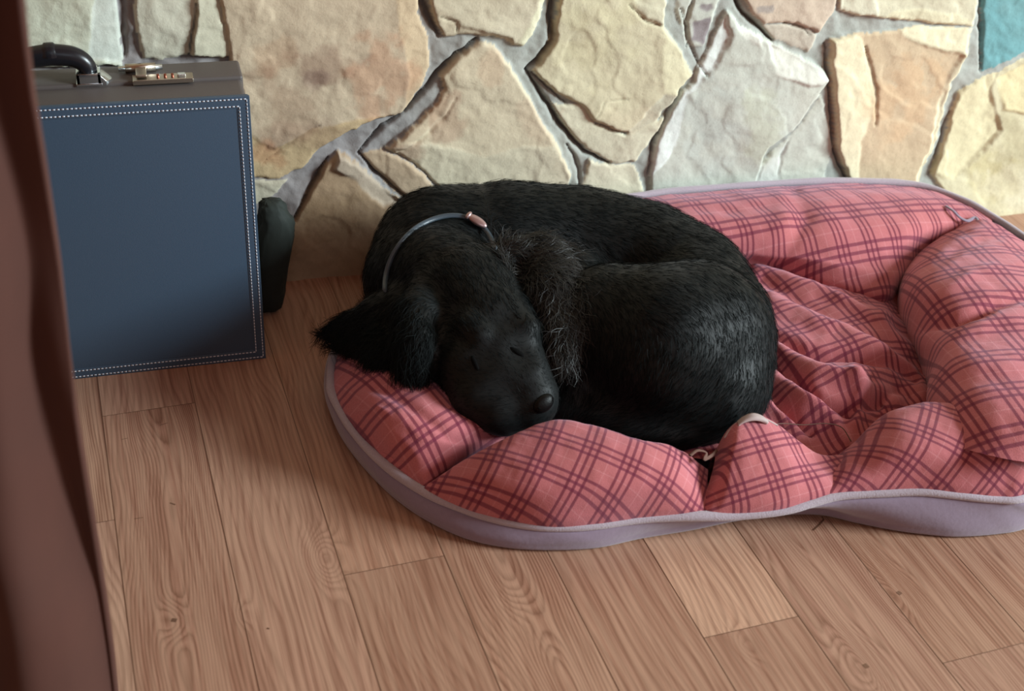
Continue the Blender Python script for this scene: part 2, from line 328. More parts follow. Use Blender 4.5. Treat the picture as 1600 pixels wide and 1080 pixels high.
# ------------------------------------------------------------------ the stone wall: one relief of flat irregular stones in grey mortar
CR, GR, TN = (220, 212, 182), (206, 210, 196), (200, 182, 154)
def stc(c):
    g = sum(c) / 3; return lin(*[min(238, (g + (x - g) * .92) * 1.035) for x in c])
stones = [  # outline in photo pixels (projected onto the wall plane), colour, height, tilt x, tilt y (m per 100 px), facets
 ([(20,-60),(185,-60),(183,0),(190,60),(192,112),(20,112)], (208,212,190), .020, .002,0, [([(150,-60),(200,-60),(195,110),(132,100),(140,60)], (206,212,200), -.004,-.006,0)]),
 ([(204,-60),(335,-60),(345,15),(352,50),(366,95),(225,100),(213,60)], (206,203,182), .018, 0,0, [([(306,-60),(335,-60),(350,40),(368,100),(296,100),(303,50)], (198,194,170), .004,-.008,0)]),
 ([(328,-60),(646,-60),(660,25),(672,62),(676,108),(655,150),(632,182),(590,195),(540,215),(505,238),(478,267),(440,288),(380,288),(376,150),(352,60)], TN, .026, -.001,.001,
   [([(618,-60),(670,-60),(680,110),(632,182),(640,120),(622,40)], (205,182,148), -.002,-.007,0), ([(376,200),(430,235),(470,215),(500,200),(560,190),(632,182),(440,300),(376,300)], (196,172,132), -.002,0,-.006)]),
 ([(376,292),(455,288),(436,312),(400,330),(376,330)], (192,186,164), .012, 0,0, []),
 ([(530,243),(545,249),(565,263),(600,296),(645,330),(660,420),(640,520),(400,520),(412,440),(440,385),(463,352),(482,310),(510,262)], (168,142,112), .018, .002,-.002, [([(530,243),(565,262),(640,330),(600,330),(560,290),(520,270)], (176,160,140), 0,-.006,-.004)]),
 ([(565,248),(602,241),(640,258),(668,282),(700,318),(720,420),(660,420),(645,330),(605,292)], (186,164,136), .013, 0,0, []),
 ([(757,68),(776,76),(800,103),(828,148),(853,196),(880,238),(897,282),(890,340),(720,340),(690,300),(640,256),(606,240),(640,213),(688,165),(695,145),(690,124),(715,96)], (212,198,168), .022, .001,.0,
   [([(690,124),(700,130),(706,155),(690,190),(640,240),(606,240),(640,205),(686,165)], (204,186,156), .001,-.004,0), ([(606,240),(640,225),(700,235),(760,250),(820,230),(870,230),(900,300),(890,340),(720,340),(690,300),(640,256)], (210,200,172), -.001,0,-.004)]),
 ([(668,-60),(872,-60),(862,0),(850,35),(824,80),(806,77),(775,66),(735,60),(696,62),(684,40),(674,10)], (208,198,170), .022, 0,0,
   [([(855,-60),(880,-60),(868,0),(850,35),(824,80),(806,77),(820,60),(848,10)], (224,220,186), -.001,-.006,0), ([(690,62),(668,0),(700,20),(718,40),(740,45),(806,66),(806,80)], (202,190,162), -.003,0,-.006)]),
 ([(880,-60),(1046,-60),(1045,45),(1052,60),(1074,88),(1090,121),(1068,145),(1040,182),(1010,235),(985,214),(972,212),(930,196),(916,178),(900,166),(875,152),(848,130),(836,119),(858,85),(868,60),(874,30)], (213,204,170), .025, 0,0,
   [([(1046,50),(1095,120),(1066,148),(1042,152),(1034,112),(1036,84)], (216,208,172), -.002,-.010,0), ([(990,-60),(1046,-60),(1045,46),(1012,34),(990,0)], (214,208,178), -.002,.0,.006), ([(984,214),(1040,150),(1068,148),(1010,240)], (206,202,176), -.004,.0,-.004)]),
 ([(868,168),(915,172),(935,200),(985,216),(1040,190),(1064,160),(1050,190),(1000,262),(960,264),(930,246),(905,228),(885,205)], (214,208,180), .014, 0,-.002, []),
 ([(925,257),(960,265),(1000,264),(1016,320),(910,320)], (214,207,180), .016, 0,0, []),
 ([(1140,20),(1152,26),(1160,42),(1200,62),(1246,86),(1292,112),(1304,130),(1290,145),(1255,200),(1200,245),(1180,330),(1018,330),(1019,270),(1030,228),(1052,170),(1088,132),(1112,84)], (200,204,190), .024, .001,0,
   [([(1140,20),(1150,60),(1128,108),(1082,156),(1070,215),(1052,255),(1018,285),(1030,228),(1052,170),(1088,132)], (222,228,220), -.001,-.004,0), ([(1204,66),(1246,86),(1304,130),(1272,142),(1216,122),(1207,98)], (220,222,208), -.001,0,.010), ([(1150,26),(1200,62),(1194,80),(1160,60)], (224,226,212), -.001,0,.010)]),
 ([(1060,-60),(1132,-60),(1130,0),(1122,35),(1108,78),(1082,82),(1072,50),(1062,20)], (200,204,190), .014, .003,0, [([(1097,12),(1118,10),(1122,22),(1108,26),(1096,20)], (150,142,140), -.001,0,0), ([(1088,36),(1118,32),(1116,60),(1108,78),(1086,68)], (152,144,144), -.001,0,0)]),
 ([(1148,-60),(1320,-60),(1317,10),(1302,38),(1286,60),(1262,47),(1230,41),(1200,45),(1182,28),(1166,0)], (204,186,164), .022, 0,0, [([(1184,12),(1216,9),(1216,25),(1188,26)], (172,162,152), 0,0,0)]),
 ([(1196,46),(1230,42),(1264,48),(1287,62),(1273,90),(1248,80),(1212,62)], (198,190,172), .012, 0,0, []),
 ([(1324,-60),(1540,-60),(1536,10),(1526,48),(1480,44),(1440,40),(1385,36),(1350,32),(1318,21)], (212,206,176), .018, 0,0, [([(1370,45),(1400,20),(1440,15),(1490,22),(1530,36),(1526,50)], (226,220,184), .0,0,-.006), ([(1318,22),(1330,-60),(1370,-60),(1380,36),(1345,32)], (228,226,198), -.001,.006,0)]),
 ([(1303,66),(1342,56),(1400,56),(1440,44),(1527,50),(1522,92),(1502,130),(1482,180),(1472,224),(1468,232),(1448,290),(1430,340),(1345,340),(1328,268),(1312,240),(1307,170),(1303,110)], (206,184,150), .019, 0,0,
   [([(1303,66),(1342,56),(1358,66),(1368,110),(1376,155),(1368,195),(1352,225),(1350,300),(1345,340),(1328,268),(1312,240),(1307,170)], (226,216,180), .002,-.006,0), ([(1410,52),(1440,44),(1527,50),(1518,96),(1502,90),(1460,82),(1430,72)], (228,220,184), .002,0,.008), ([(1527,80),(1502,130),(1482,180),(1472,224),(1448,300),(1436,300),(1462,220),(1470,170),(1500,100)], (224,214,180), -.002,.012,0)]),
 ([(1286,146),(1296,180),(1304,205),(1310,240),(1298,270),(1296,330),(1176,330),(1192,262),(1206,252),(1256,204),(1278,170)], (198,202,188), .014, .002,0, [([(1176,330),(1192,262),(1206,252),(1240,225),(1230,270),(1220,330)], (206,210,200), .001,-.006,0)]),
 ([(1572,119),(1600,100),(1680,76),(1740,80),(1740,450),(1560,400),(1500,330),(1462,278),(1480,226),(1494,178),(1508,146),(1530,128)], (212,204,168), .018, 0,0,
   [([(1566,130),(1640,90),(1740,90),(1740,200),(1640,190),(1575,180)], (222,210,164), .0,.0,.006), ([(1572,119),(1530,128),(1508,146),(1494,178),(1480,226),(1462,278),(1500,290),(1540,250),(1575,210),(1560,150)], (216,206,166), -.001,-.007,-.002)]),
 ([(1543,-60),(1760,-60),(1760,64),(1680,66),(1600,94),(1566,114),(1543,120)], (112,168,172), .010, 0,0, []),
]
cracks = [ # polyline, half width px, depth m, darkening of the colour along the groove
 ([(655,-20),(672,30),(690,64)], 4, .016, .6), ([(750,70),(715,95),(690,120),(664,152),(636,182)], 4, .014, .7), ([(636,182),(600,207),(580,228),(565,247)], 2.5, .012, .7), ([(565,248),(590,276),(620,302),(650,330)], 2.5, .010, .7),
 ([(515,255),(495,290),(478,322),(462,352)], 2.5, .012, .8), ([(875,-40),(866,30),(868,70),(845,105),(828,118)], 4, .016, .7), ([(828,118),(845,145),(862,172),(880,200),(900,225),(918,245),(957,264)], 3.5, .014, .8),
 ([(836,122),(868,150),(890,170)], 2, .008, .5), ([(1146,-20),(1165,22),(1188,45),(1214,70)], 3, .014, .9), ([(1070,150),(1052,180),(1040,205),(1026,235),(1020,280)], 2.2, .012, .7),
 ([(1090,0),(1078,40),(1082,80)], 2, .008, .4), ([(1543,-40),(1543,118)], 2.5, .012, .5), ([(1298,75),(1300,110),(1305,150),(1308,190),(1312,245),(1322,270),(1330,290)], 2.2, .012, .7),
 ([(308,10),(303,50),(296,96)], 2, .008, .6), ([(190,-20),(192,40),(196,95)], 5, .008, .2), ([(1494,180),(1480,226),(1462,280)], 1.8, .008, .5), ([(1070,20),(1090,90),(1110,125)], 1.8, .006, .35),
 ([(892,235),(908,262),(912,300)], 2.5, .008, .5), ([(716,160),(700,185),(676,210),(655,228),(624,246)], 3, .003, .0), ([(1359,78),(1368,112),(1378,160),(1374,200)], 3, .005, .35), ([(412,262),(440,240),(462,225),(500,200)], 1.5, .003, .3),
 ([(935,200),(955,208),(985,215)], 1.5, .004, .5), ([(1275,60),(1262,50),(1232,42)], 1.5, .004, .5), ([(440,0),(300,0)], .1, 0, 0), ([(985,10),(1010,36),(1046,48)], 1.5, .004, .35), ([(992,160),(950,165),(930,195)], 1.2, .002, .15), ([(1240,225),(1228,250),(1222,280)], 1.2, .003, .2), ([(690,30),(715,38),(720,58)],1.5,.004,.4)]
blots = [ # cx, cy, rx, ry, colour, strength
 (500,105,70,28,(140,104,88),.45), (440,170,60,55,(150,118,96),.40), (600,130,45,70,(190,136,104),.45), (480,215,60,22,(146,116,100),.3), (415,250,30,28,(176,120,84),.45), (430,90,40,30,(176,136,104),.3), (496,130,20,16,(120,92,86),.45),
 (700,190,26,40,(170,120,96),.35), (640,240,22,14,(168,116,92),.35), (770,110,20,26,(206,168,136),.3), (1420,150,60,70,(224,180,134),.3), (1560,270,40,40,(200,184,120),.35), (1590,240,26,50,(150,134,96),.35), (1600,300,60,30,(232,226,200),.4),
 (1110,200,50,60,(188,198,192),.3), (1200,190,30,60,(196,200,160),.25), (470,420,60,30,(120,100,74),.3), (940,60,60,60,(216,208,160),.2), (1000,190,40,20,(206,188,160),.35), (840,180,30,40,(214,178,150),.2), (520,350,60,40,(140,116,84),.3)]
xs = np.concatenate([np.arange(-2.2, -.2, .010), np.arange(-.2, 1.55, .0024), np.arange(1.55, 3.4, .010)]); zs = np.concatenate([np.arange(-.01, .50, .0024), np.arange(.50, 1.0, .005), np.arange(1.0, 2.3, .010)])
X, Z = np.meshgrid(xs, zs); px, py = proj(np.stack([X, np.full_like(X, YW), Z], -1))
wx = px + 7 * fbm(px / 34, py / 34, 1, 3) * .35 + 1.5 * fbm(px / 9, py / 9, 3, 2); wy = py + 7 * fbm(px / 34, py / 34, 2, 3) * .35 + 1.5 * fbm(px / 9, py / 9, 4, 2)
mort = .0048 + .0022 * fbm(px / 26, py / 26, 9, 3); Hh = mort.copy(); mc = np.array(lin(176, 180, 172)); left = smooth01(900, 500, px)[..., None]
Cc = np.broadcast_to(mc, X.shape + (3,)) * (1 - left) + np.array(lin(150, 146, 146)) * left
done = np.zeros(X.shape, bool)
for si, (poly, col, h, tx, ty, facets) in enumerate(stones):
    x0, y0 = np.min(poly, 0) - 14; x1, y1 = np.max(poly, 0) + 14
    B = (px > x0) & (px < x1) & (py > y0) & (py < y1)
    if not B.any(): continue
    bx, by = wx[B], wy[B]; ins = inside(bx, by, poly); d, _ = segdist(bx, by, list(poly) + [poly[0]])
    cx, cy = np.mean(poly, 0); rough = .0030 * fbm(bx / 110, by / 110, 20 + si, 3) + .0006 * fbm(bx / 16, by / 16, 40 + si, 3)
    h = h * .55 + .001; face = h + tx * (bx - cx) / 100 + ty * (by - cy) / 100 + rough; cc = np.tile(stc(col), (len(bx), 1))
    for fp, fc, fh, fx, fy in facets:
        fi = inside(bx, by, fp); fd, _ = segdist(bx, by, list(fp) + [fp[0]]); g = np.mean(fp, 0)
        k = np.where(fi, np.clip(fd / 5, 0, 1), 0)
        face = face + k * (fh + fx * (bx - g[0]) / 22 * .42 + fy * (by - g[1]) / 22 * .42); k2 = np.where(fi, np.clip(fd / 3, 0, 1), 0)[:, None]
        cc = cc * (1 - k2) + np.array(stc(fc)) * k2
    tq = .5 + 1.15 * fbm(bx / 130, by / 130, 60 + si, 4); terr = .0011 * (np.floor(tq) + smooth01(.86, 1, tq - np.floor(tq))); face = face + terr
    prof = np.clip(d / 4.5, 0, 1) ** .55; hh = np.where(ins, mort[B] + (face - mort[B]) * prof, -1)
    cur = Hh[B]; m = hh > cur; cur = np.where(m, hh, cur); Hh[B] = cur
    c0 = Cc[B]; k = (ins & (d > .8))[:, None]; Cc[B] = np.where(k, cc, c0)
    dn = done[B]; dn |= ins; done[B] = dn
# stones of the wall beyond the photo's edges
outm = ~((px > -20) & (px < 1660) & (py > -55))
sd = np.stack([rng.uniform(-2.4, 3.6, 150), rng.uniform(-.1, 2.4, 150)], -1)
ox, oz = X[outm], Z[outm]; ox = ox + .012 * fbm(ox * 14, oz * 14, 3, 3); oz = oz + .012 * fbm(ox * 14, oz * 14, 7, 3); dd = np.hypot(ox[:, None] - sd[:, 0], oz[:, None] - sd[:, 1]); srt = np.argsort(dd, 1)[:, :2]
gap = np.take_along_axis(dd, srt, 1); gap = gap[:, 1] - gap[:, 0]; idx = srt[:, 0]
pc = np.array([lin(*c) for c in (CR, GR, TN, (206, 190, 160), (212, 208, 184))])[idx % 5]
k = smooth01(.012, .026, gap); free = ~done[outm]
Hh[outm] = np.where(free, .0048 + (.010 + .002 * fbm(ox * 9, oz * 9, 5, 4)) * k, Hh[outm]); Cc[outm] = np.where((free & (k > .3))[:, None], pc, Cc[outm])
for pl, wd, dp, darkening in cracks:
    x0, y0 = np.min(pl, 0) - 30; x1, y1 = np.max(pl, 0) + 30
    B = (px > x0) & (px < x1) & (py > y0) & (py < y1)
    if not B.any() or dp == 0: continue
    d, fr = segdist(px[B] + 1.5 * fbm(px[B] / 12, py[B] / 12, 80, 2), py[B] + 1.5 * fbm(px[B] / 12, py[B] / 12, 81, 2), pl); wv = .85 * wd * (.55 + .75 * np.sin(np.pi * np.clip(fr, .04, .96)))
    k = np.exp(-(d / wv) ** 2); Hh[B] -= .8 * dp * k; Cc[B] = Cc[B] * (1 - (darkening * k)[:, None]) + np.array(lin(44, 42, 42)) * (darkening * k)[:, None]
for cx, cy, rx, ry, col, s in blots:
    n = fbm(px / 30, py / 30, cx % 17, 4); d = ((px - cx) / rx) ** 2 + ((py - cy) / ry) ** 2; k = (s * smooth01(1.5, .2, d + 1.1 * n) * (Hh > .008))[..., None]
    Cc = Cc * (1 - k) + np.array(lin(*col)) * k
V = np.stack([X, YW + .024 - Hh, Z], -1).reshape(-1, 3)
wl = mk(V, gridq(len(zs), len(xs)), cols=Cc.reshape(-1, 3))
tag(link('wall_back', wl, M['stone'], smooth=True), kind='structure')
# ------------------------------------------------------------------ briefcase standing in front of the wall
yf = W(412, 560)[1]; q = P(412, 560); yf = q[1]; xr = q[0]; ht = W(383, 150, yf)[2]; lean = W(383, 150, yf)[0] - xr
bt = P(367, 97, ht); dep = bt[1] - yf; Wd = .44; xl = xr - Wd
bc = empty('briefcase', ((xl + xr) / 2, yf + dep / 2, 0)); bcp = bc.location.copy()
tag(bc, 'upright navy leather pilot briefcase with white double stitching, standing against the stone wall', 'briefcase')
bev = bmesh.new(); box_bm(xl, xr, yf + .006, yf + dep, .002, ht - .002, bev); bm_obj('body', bev, M['leather_top'], bc, True, .006)
# lid line: a slightly overhanging rear half
b = box_bm(xl - .0015, xr + .0015, yf + dep * .52, yf + dep + .001, .003, ht + .0025); bm_obj('rear_shell', b, M['leather_top'], bc, True, .004)
b = box_bm(xl + .001, xr + .003, yf, yf + .008, 0, ht); bm_obj('front_panel', b, M['leather'], bc, True, .0035)
b = bmesh.new()
def rail(x0, x1, z0, z1): box_bm(x0, x1, yf - .0006, yf + .003, z0, z1, b)
bw = .0155
rail(xl + .001, xr + .003, ht - bw, ht); rail(xl + .001, xr + .003, 0, bw); rail(xr + .003 - bw, xr + .003, bw, ht - bw); rail(xl + .001, xl + bw, bw, ht - bw)
eb = bm_obj('edge_binding', b, M['leather'], bc, True, .0006)
# stitches: small raised thread dashes, two rows round the front panel
SV, SQ = [], []
cube = np.array([[a, b_, c] for a in (-1, 1) for b_ in (-1, 1) for c in (-1, 1)], float); cq = np.array([[0, 1, 3, 2], [4, 6, 7, 5], [0, 4, 5, 1], [2, 3, 7, 6], [0, 2, 6, 4], [1, 5, 7, 3]])
def stitches(x0, z0, x1, z1):
    n = int(math.hypot(x1 - x0, z1 - z0) / .0048); hor = abs(x1 - x0) > abs(z1 - z0)
    for i in range(n):
        t = (i + .5) / n; c = np.array([x0 + (x1 - x0) * t, yf - .0008, z0 + (z1 - z0) * t])
        SQ.append(cq + 8 * len(SV)); SV.append(cube * ((.0016, .0005, .00055) if hor else (.00055, .0005, .0016)) + c)
for ins_ in (.0035, .0125):
    a0, a1, b0, b1 = xl + .001 + ins_, xr + .003 - ins_, ins_, ht - ins_
    stitches(a0, b1, a1, b1); stitches(a0, b0, a1, b0); stitches(a1, b0, a1, b1); stitches(a0, b0, a0, b1)
link('stitching', mk(np.vstack(SV), np.vstack(SQ)), M['thread'], bc, False)
# handle with its two brackets, latch with combination dials
def top(px, py, dz=0): return P(px, py, ht + dz)
h1 = top(140, 128); hx = h1[0]; hy = h1[1]; cxh = (xl + xr) / 2
hx2 = 2 * cxh - hx
def sm_box(name, x0, x1, y0, y1, z0, z1, m, par, bv=.0008):
    return bm_obj(name, box_bm(x0, x1, y0, y1, z0, z1), m, par, True, bv)
pts = cr([(hx, hy, ht + .006), (hx - .002, hy, ht + .022), (hx - .016, hy, ht + .033), (hx - .045, hy, ht + .037), (cxh, hy, ht + .038), (hx2 + .045, hy, ht + .037), (hx2 + .016, hy, ht + .033), (hx2 + .002, hy, ht + .022), (hx2, hy, ht + .006)], 60)
tt = np.linspace(0, 1, 60); V, Q = tube(pts, .0085 + .0045 * np.sin(np.pi * tt) ** .5, 16, up=(0, 1, 0)); link('handle', mk(V, Q), M['leather_blk'], bc)
for hxx, sgn in ((hx, 1), (hx2, -1)):
    b = box_bm(hxx - .014, hxx + .014, hy - .013, hy - .009, ht, ht + .015); box_bm(hxx - .014, hxx + .014, hy + .009, hy + .013, ht, ht + .015, b)
    box_bm(hxx - .014, hxx - .010, hy - .013, hy + .013, ht, ht + .015, b); box_bm(hxx + .010, hxx + .014, hy - .013, hy + .013, ht, ht + .015, b); box_bm(hxx - .015, hxx + .015, hy - .014, hy + .014, ht, ht + .003, b)
    o = bm_obj('handle_bracket', b, M['chrome'], bc, True, .0006)
    b = bmesh.new(); s = [(hxx + sgn * .013, -.013), (hxx + sgn * .020, -.013), (hxx + sgn * .026, -.005), (hxx + sgn * .026, 0.0), (hxx + sgn * .014, .013)]
    lo = [b.verts.new((x, hy + y_, ht)) for x, y_ in s]; hi = [b.verts.new((x, hy + y_, ht + (.013 if i in (0, 4) else .005))) for i, (x, y_) in enumerate(s)]
    b.faces.new(lo[::-1]); b.faces.new(hi); [b.faces.new((lo[i], lo[(i + 1) % 5], hi[(i + 1) % 5], hi[i])) for i in range(5)]; bmesh.ops.recalc_face_normals(b, faces=b.faces)
    bm_obj('bracket_wing', b, M['chrome'], o, True, .0005)
la, lb = top(208, 134), top(303, 129); lx0, lx1 = la[0], lb[0]; ly = la[1]
for x0, x1, sgn in ((lx0, lx1, 1), (2 * cxh - lx0, 2 * cxh - lx1, -1)):
    a, c = min(x0, x1), max(x0, x1); X_ = lambda t: x0 + (x1 - x0) * t
    lk = sm_box('lock_plate', a, c, ly, ly + .021, ht, ht + .005, M['nickel'], bc)
    sm_box('plate_rim', a + .001, c - .001, ly - .0008, ly + .002, ht + .0045, ht + .0062, M['nickel'], lk, .0004)
    for i in range(3):
        b = bmesh.new(); bmesh.ops.create_cone(b, cap_ends=True, segments=20, radius1=.0042, radius2=.0042, depth=.0032, matrix=Matrix.Translation((X_(.42 + .12 * i), ly + .011, ht + .0048)) @ Matrix.Rotation(math.pi / 2, 4, 'Y'))
        bm_obj('combination_dial', b, M['copper'], lk, True)
    t0, t1 = sorted((X_(.74), X_(.88))); sm_box('release_slider', t0, t1, ly + .007, ly + .014, ht + .005, ht + .0085, M['chrome'], lk, .001)
    # hinged hasp reaching back over the seam
    t0, t1 = sorted((X_(.06), X_(.24))); hs = sm_box('hasp', t0, t1, ly + .006, ly + .034, ht + .007, ht + .0105, M['nickel'], bc, .0012)
    b = bmesh.new(); bmesh.ops.create_cone(b, cap_ends=True, segments=24, radius1=.0055, radius2=.0055, depth=.036, matrix=Matrix.Translation(((X_(.15)), ly + .036, ht + .008)) @ Matrix.Rotation(math.pi / 2, 4, 'Y')); bm_obj('hasp_barrel', b, M['nickel'], hs, True)
    b = bmesh.new(); bmesh.ops.create_cone(b, cap_ends=True, segments=24, radius1=.0035, radius2=.0035, depth=.052, matrix=Matrix.Translation(((X_(.15)), ly + .036, ht + .008)) @ Matrix.Rotation(math.pi / 2, 4, 'Y')); bm_obj('hasp_pin', b, M['chrome'], hs, True)
sh = -lean / ht
# ------------------------------------------------------------------ dark bag in the gap behind the briefcase
def blob(name, rows, m, parent=None, nu=60, nv=30, thick=0):
    pass
bx = W(420, 380, 1.55)
zt_ = W(425, 312, 1.568)[2]; bw_ = (W(452, 350, 1.568)[0] - xr + .003) / 2; ctr = np.array([xr + bw_, 1.568, .0]); n, m_ = 60, 40
th, ph_ = np.meshgrid(np.linspace(0, 2 * np.pi, n, endpoint=False), np.linspace(.001, np.pi - .001, m_), indexing='ij')
se = lambda c, e: np.sign(c) * np.abs(c) ** e
V = np.stack([.9 * bw_ * se(np.cos(th), .7) * se(np.sin(ph_), .4) * (1 - .25 * np.cos(ph_)), .027 * se(np.sin(th), .9) * se(np.sin(ph_), .6), zt_ / 2 + zt_ / 2 * se(np.cos(ph_), .55)], -1) 
V[..., 0] += .026 * smooth01(.0, .16, V[..., 2]) - .016 - .010 * smooth01(.13, .2, V[..., 2]) + .004 * fbm(th * 2, ph_ * 3, 3, 3); V[..., 2] += .004 * fbm(th * 3, ph_ * 2, 6, 3) * np.sin(ph_); V[..., 2] = np.maximum(V[..., 2], 0); V += ctr; V[..., 0] = np.maximum(V[..., 0], xr + .0045)
ii = np.arange(n); V2 = V.reshape(-1, 3); Q = gridq(n, m_); Q2 = np.stack([(n - 1) * m_ + np.arange(m_ - 1), (n - 1) * m_ + np.arange(1, m_), np.arange(1, m_), np.arange(m_ - 1)], -1)
o = link('cloth_bag', mk(V2, np.vstack([Q, Q2])), M['bag']); tag(o, 'small dark green-black cloth bag tucked behind the right edge of the briefcase', 'bag')
# ------------------------------------------------------------------ dog bed
bed = empty('dog_bed', (.72, 1.27, 0))
tag(bed, 'large oval dog bed with red plaid padding and lilac-grey piping on the wood floor', 'dog bed')
PIPE = [(1010,305,.115),(850,335,.11),(700,385,.095),(650,440,.07),(590,490,.055),(530,540,.050),(517,600,.047),(530,640,.043),(560,685,.040),(605,730,.037),(660,768,.035),(720,795,.033),(790,815,.033),(860,825,.033),(930,822,.034),(1000,812,.036),(1080,808,.038),(1150,807,.038),(1220,800,.042),(1270,786,.048),(1310,776,.053),(1380,771,.057),(1440,769,.060),(1500,775,.058),(1560,781,.055),(1600,778,.055),
        (1690,745,.055),(1760,680,.06),(1790,590,.07),(1770,500,.08),(1690,425,.088),(1610,378,.093),(1560,345,.098),(1500,312,.104),(1430,290,.108),(1330,284,.112),(1240,286,.114),(1100,296,.115)]
BOT = [(1010,292,.060),(850,322,.06),(700,372,.05),(650,432,.03),(585,490,.02),(525,540,.016),(508,605,.014),(520,655,.014),(548,702,.013),(596,755,.013),(650,797,.013),(720,832,.013),(790,848,.013),(860,852,.013),(930,848,.014),(1000,834,.014),(1080,820,.016),(1150,806,.016),(1220,796,.018),(1285,795,.018),(1340,808,.016),(1400,821,.014),(1450,829,.012),(1500,832,.012),(1560,828,.012),(1610,818,.013),
        (1710,780,.013),(1785,700,.015),(1815,600,.02),(1790,500,.03),(1705,415,.035),(1618,368,.04),(1566,338,.045),(1500,306,.05),(1430,284,.055),(1330,278,.06),(1240,279,.06),(1100,288,.06)]
pipe3 = np.array([P(*p) for p in PIPE]); bot3 = np.array([P(*p) for p in BOT])
# the rear underside bulges up between the piping and the wall
for i in range(len(bot3)):
    if BOT[i][1] < 380 and BOT[i][0] > 800: bot3[i] = pipe3[i] + np.array([0, .028, -.05]); 
NB = 420
pc_ = cr(pipe3, NB, True); bc_ = cr(bot3, NB, True); cen = np.array([.78, 1.27, 0]); 
bc_[:, 1] = np.minimum(bc_[:, 1], YW - .02)
out = pc_ - cen; out[:, 2] = 0; out /= np.linalg.norm(out, axis=1)[:, None]
fp = bc_ * 1.0; fp[:, 2] = .0; fp[:, :2] -= out[:, :2] * .012
fp2 = fp.copy(); fp2[:, :2] -= out[:, :2] * .07; fp2[:, 2] = .002
mid = (pc_ * .55 + bc_ * .45) + out * .005 + np.array([0, 0, .002]); mid[:, 1] = np.minimum(mid[:, 1], YW - .012)
rearm = smooth01(1.38, 1.46, pc_[:, 1])[:, None]; mid = mid + rearm * np.array([0, .004, .016])
ar = np.arange(NB); wr = .0025 * fbm(ar / 14., ar * 0, 3, 3)[:, None] * np.array([0, 0, 1])
rows = np.stack([pc_ - out * .03 + [0, 0, -.01], pc_ + [0, 0, -.002], mid + wr, bc_ + wr * .5, fp, fp2]); R = catm_rows(rows, 40)
cc_ = np.repeat((fp2.mean(0) * [1, 1, 0] + [0, 0, .002])[None, None], NB, 1)
R[..., 2] = np.maximum(R[..., 2], 0); Rb = np.concatenate([R, cc_]); link('underside', mk(Rb.reshape(-1, 3), gridq(len(Rb), NB, wrap=True)), M['fleece'], bed)
rad = .0058 * (1 + .08 * fbm(ar / 6., ar * 0, 4, 2)); V, Q = tube(pc_ + [0, 0, .001], rad, 12, True, up=(0, 0, 1)); link('piping', mk(V, Q), M['piping'], bed)

def creases(V, lst, name_=''):
    """ridges (+) and valleys (-) along polylines given where they lie in the photo; displaced along z"""
    x, y = proj(V); x = x + 3 * vnoise(x / 40, y / 40, 5); y = y + 3 * vnoise(x / 40, y / 40, 6)
    for pl, wd, a in lst:
        d, fr = segdist(x, y, pl); k = np.exp(-(d / wd) ** 2) * np.sin(np.pi * np.clip(fr, .12, .88)) ** .7; V[..., 2] += (1.45 * a if name_ == 'inner_cushion' else a) * k
    return V
def patch(name, rows, ang, off, lst=(), nu=150, nv=90, wr=.0012, ref=2, fy=.62, fx=.0, us=1.0, vs=1.0):
    R = []
    for r in rows:
        if callable(r): R.append(r(R)); continue
        p = np.array([P(*q) if len(q) == 3 else q[3:] for q in r]); R.append(cr(p, nu))
    R = np.array(R); V = catm_rows(R, nv)
    V = creases(V, lst, name); V[..., 2] += wr * fbm(V[..., 0] * 38, V[..., 1] * 38, hash_(name, off), 3)
    V[..., 2] = np.maximum(V[..., 2], .006); V[..., 1] = np.minimum(V[..., 1], YW - .022)
    dy = np.diff(V, axis=0); s = np.concatenate([np.zeros((1, V.shape[1])), np.cumsum(np.sign(dy[..., 1] + 1e-9) * np.hypot(dy[..., 1], dy[..., 2]), 0)])
    k = int(ref / (len(rows) - 1) * (nv - 1)); s = s - s[k][None] + V[k, :, 1][None]
    u, v = V[..., 0] * math.cos(fx) + V[..., 2] * math.sin(fx), V[..., 1] * math.cos(fy) + V[..., 2] * math.sin(fy); a = math.radians(ang)
    u = u * us; v = v * vs
    uv = np.stack([(u * math.cos(a) - v * math.sin(a)) + off[0], (u * math.sin(a) + v * math.cos(a)) + off[1]], -1)
    return link(name, mk(V.reshape(-1, 3), gridq(nv, nu), uv.reshape(-1, 2)), M['plaid'], bed)
def hash_(n, o): return (len(n) * 7 + int(abs(o[0] * 1000) + abs(o[1] * 777))) % 50
def behind(dy, dz, dx=0): return lambda R: R[-1] + np.array([dx, dy, dz])
def under(R): return R[-1] + np.array([0, .0, -.03])
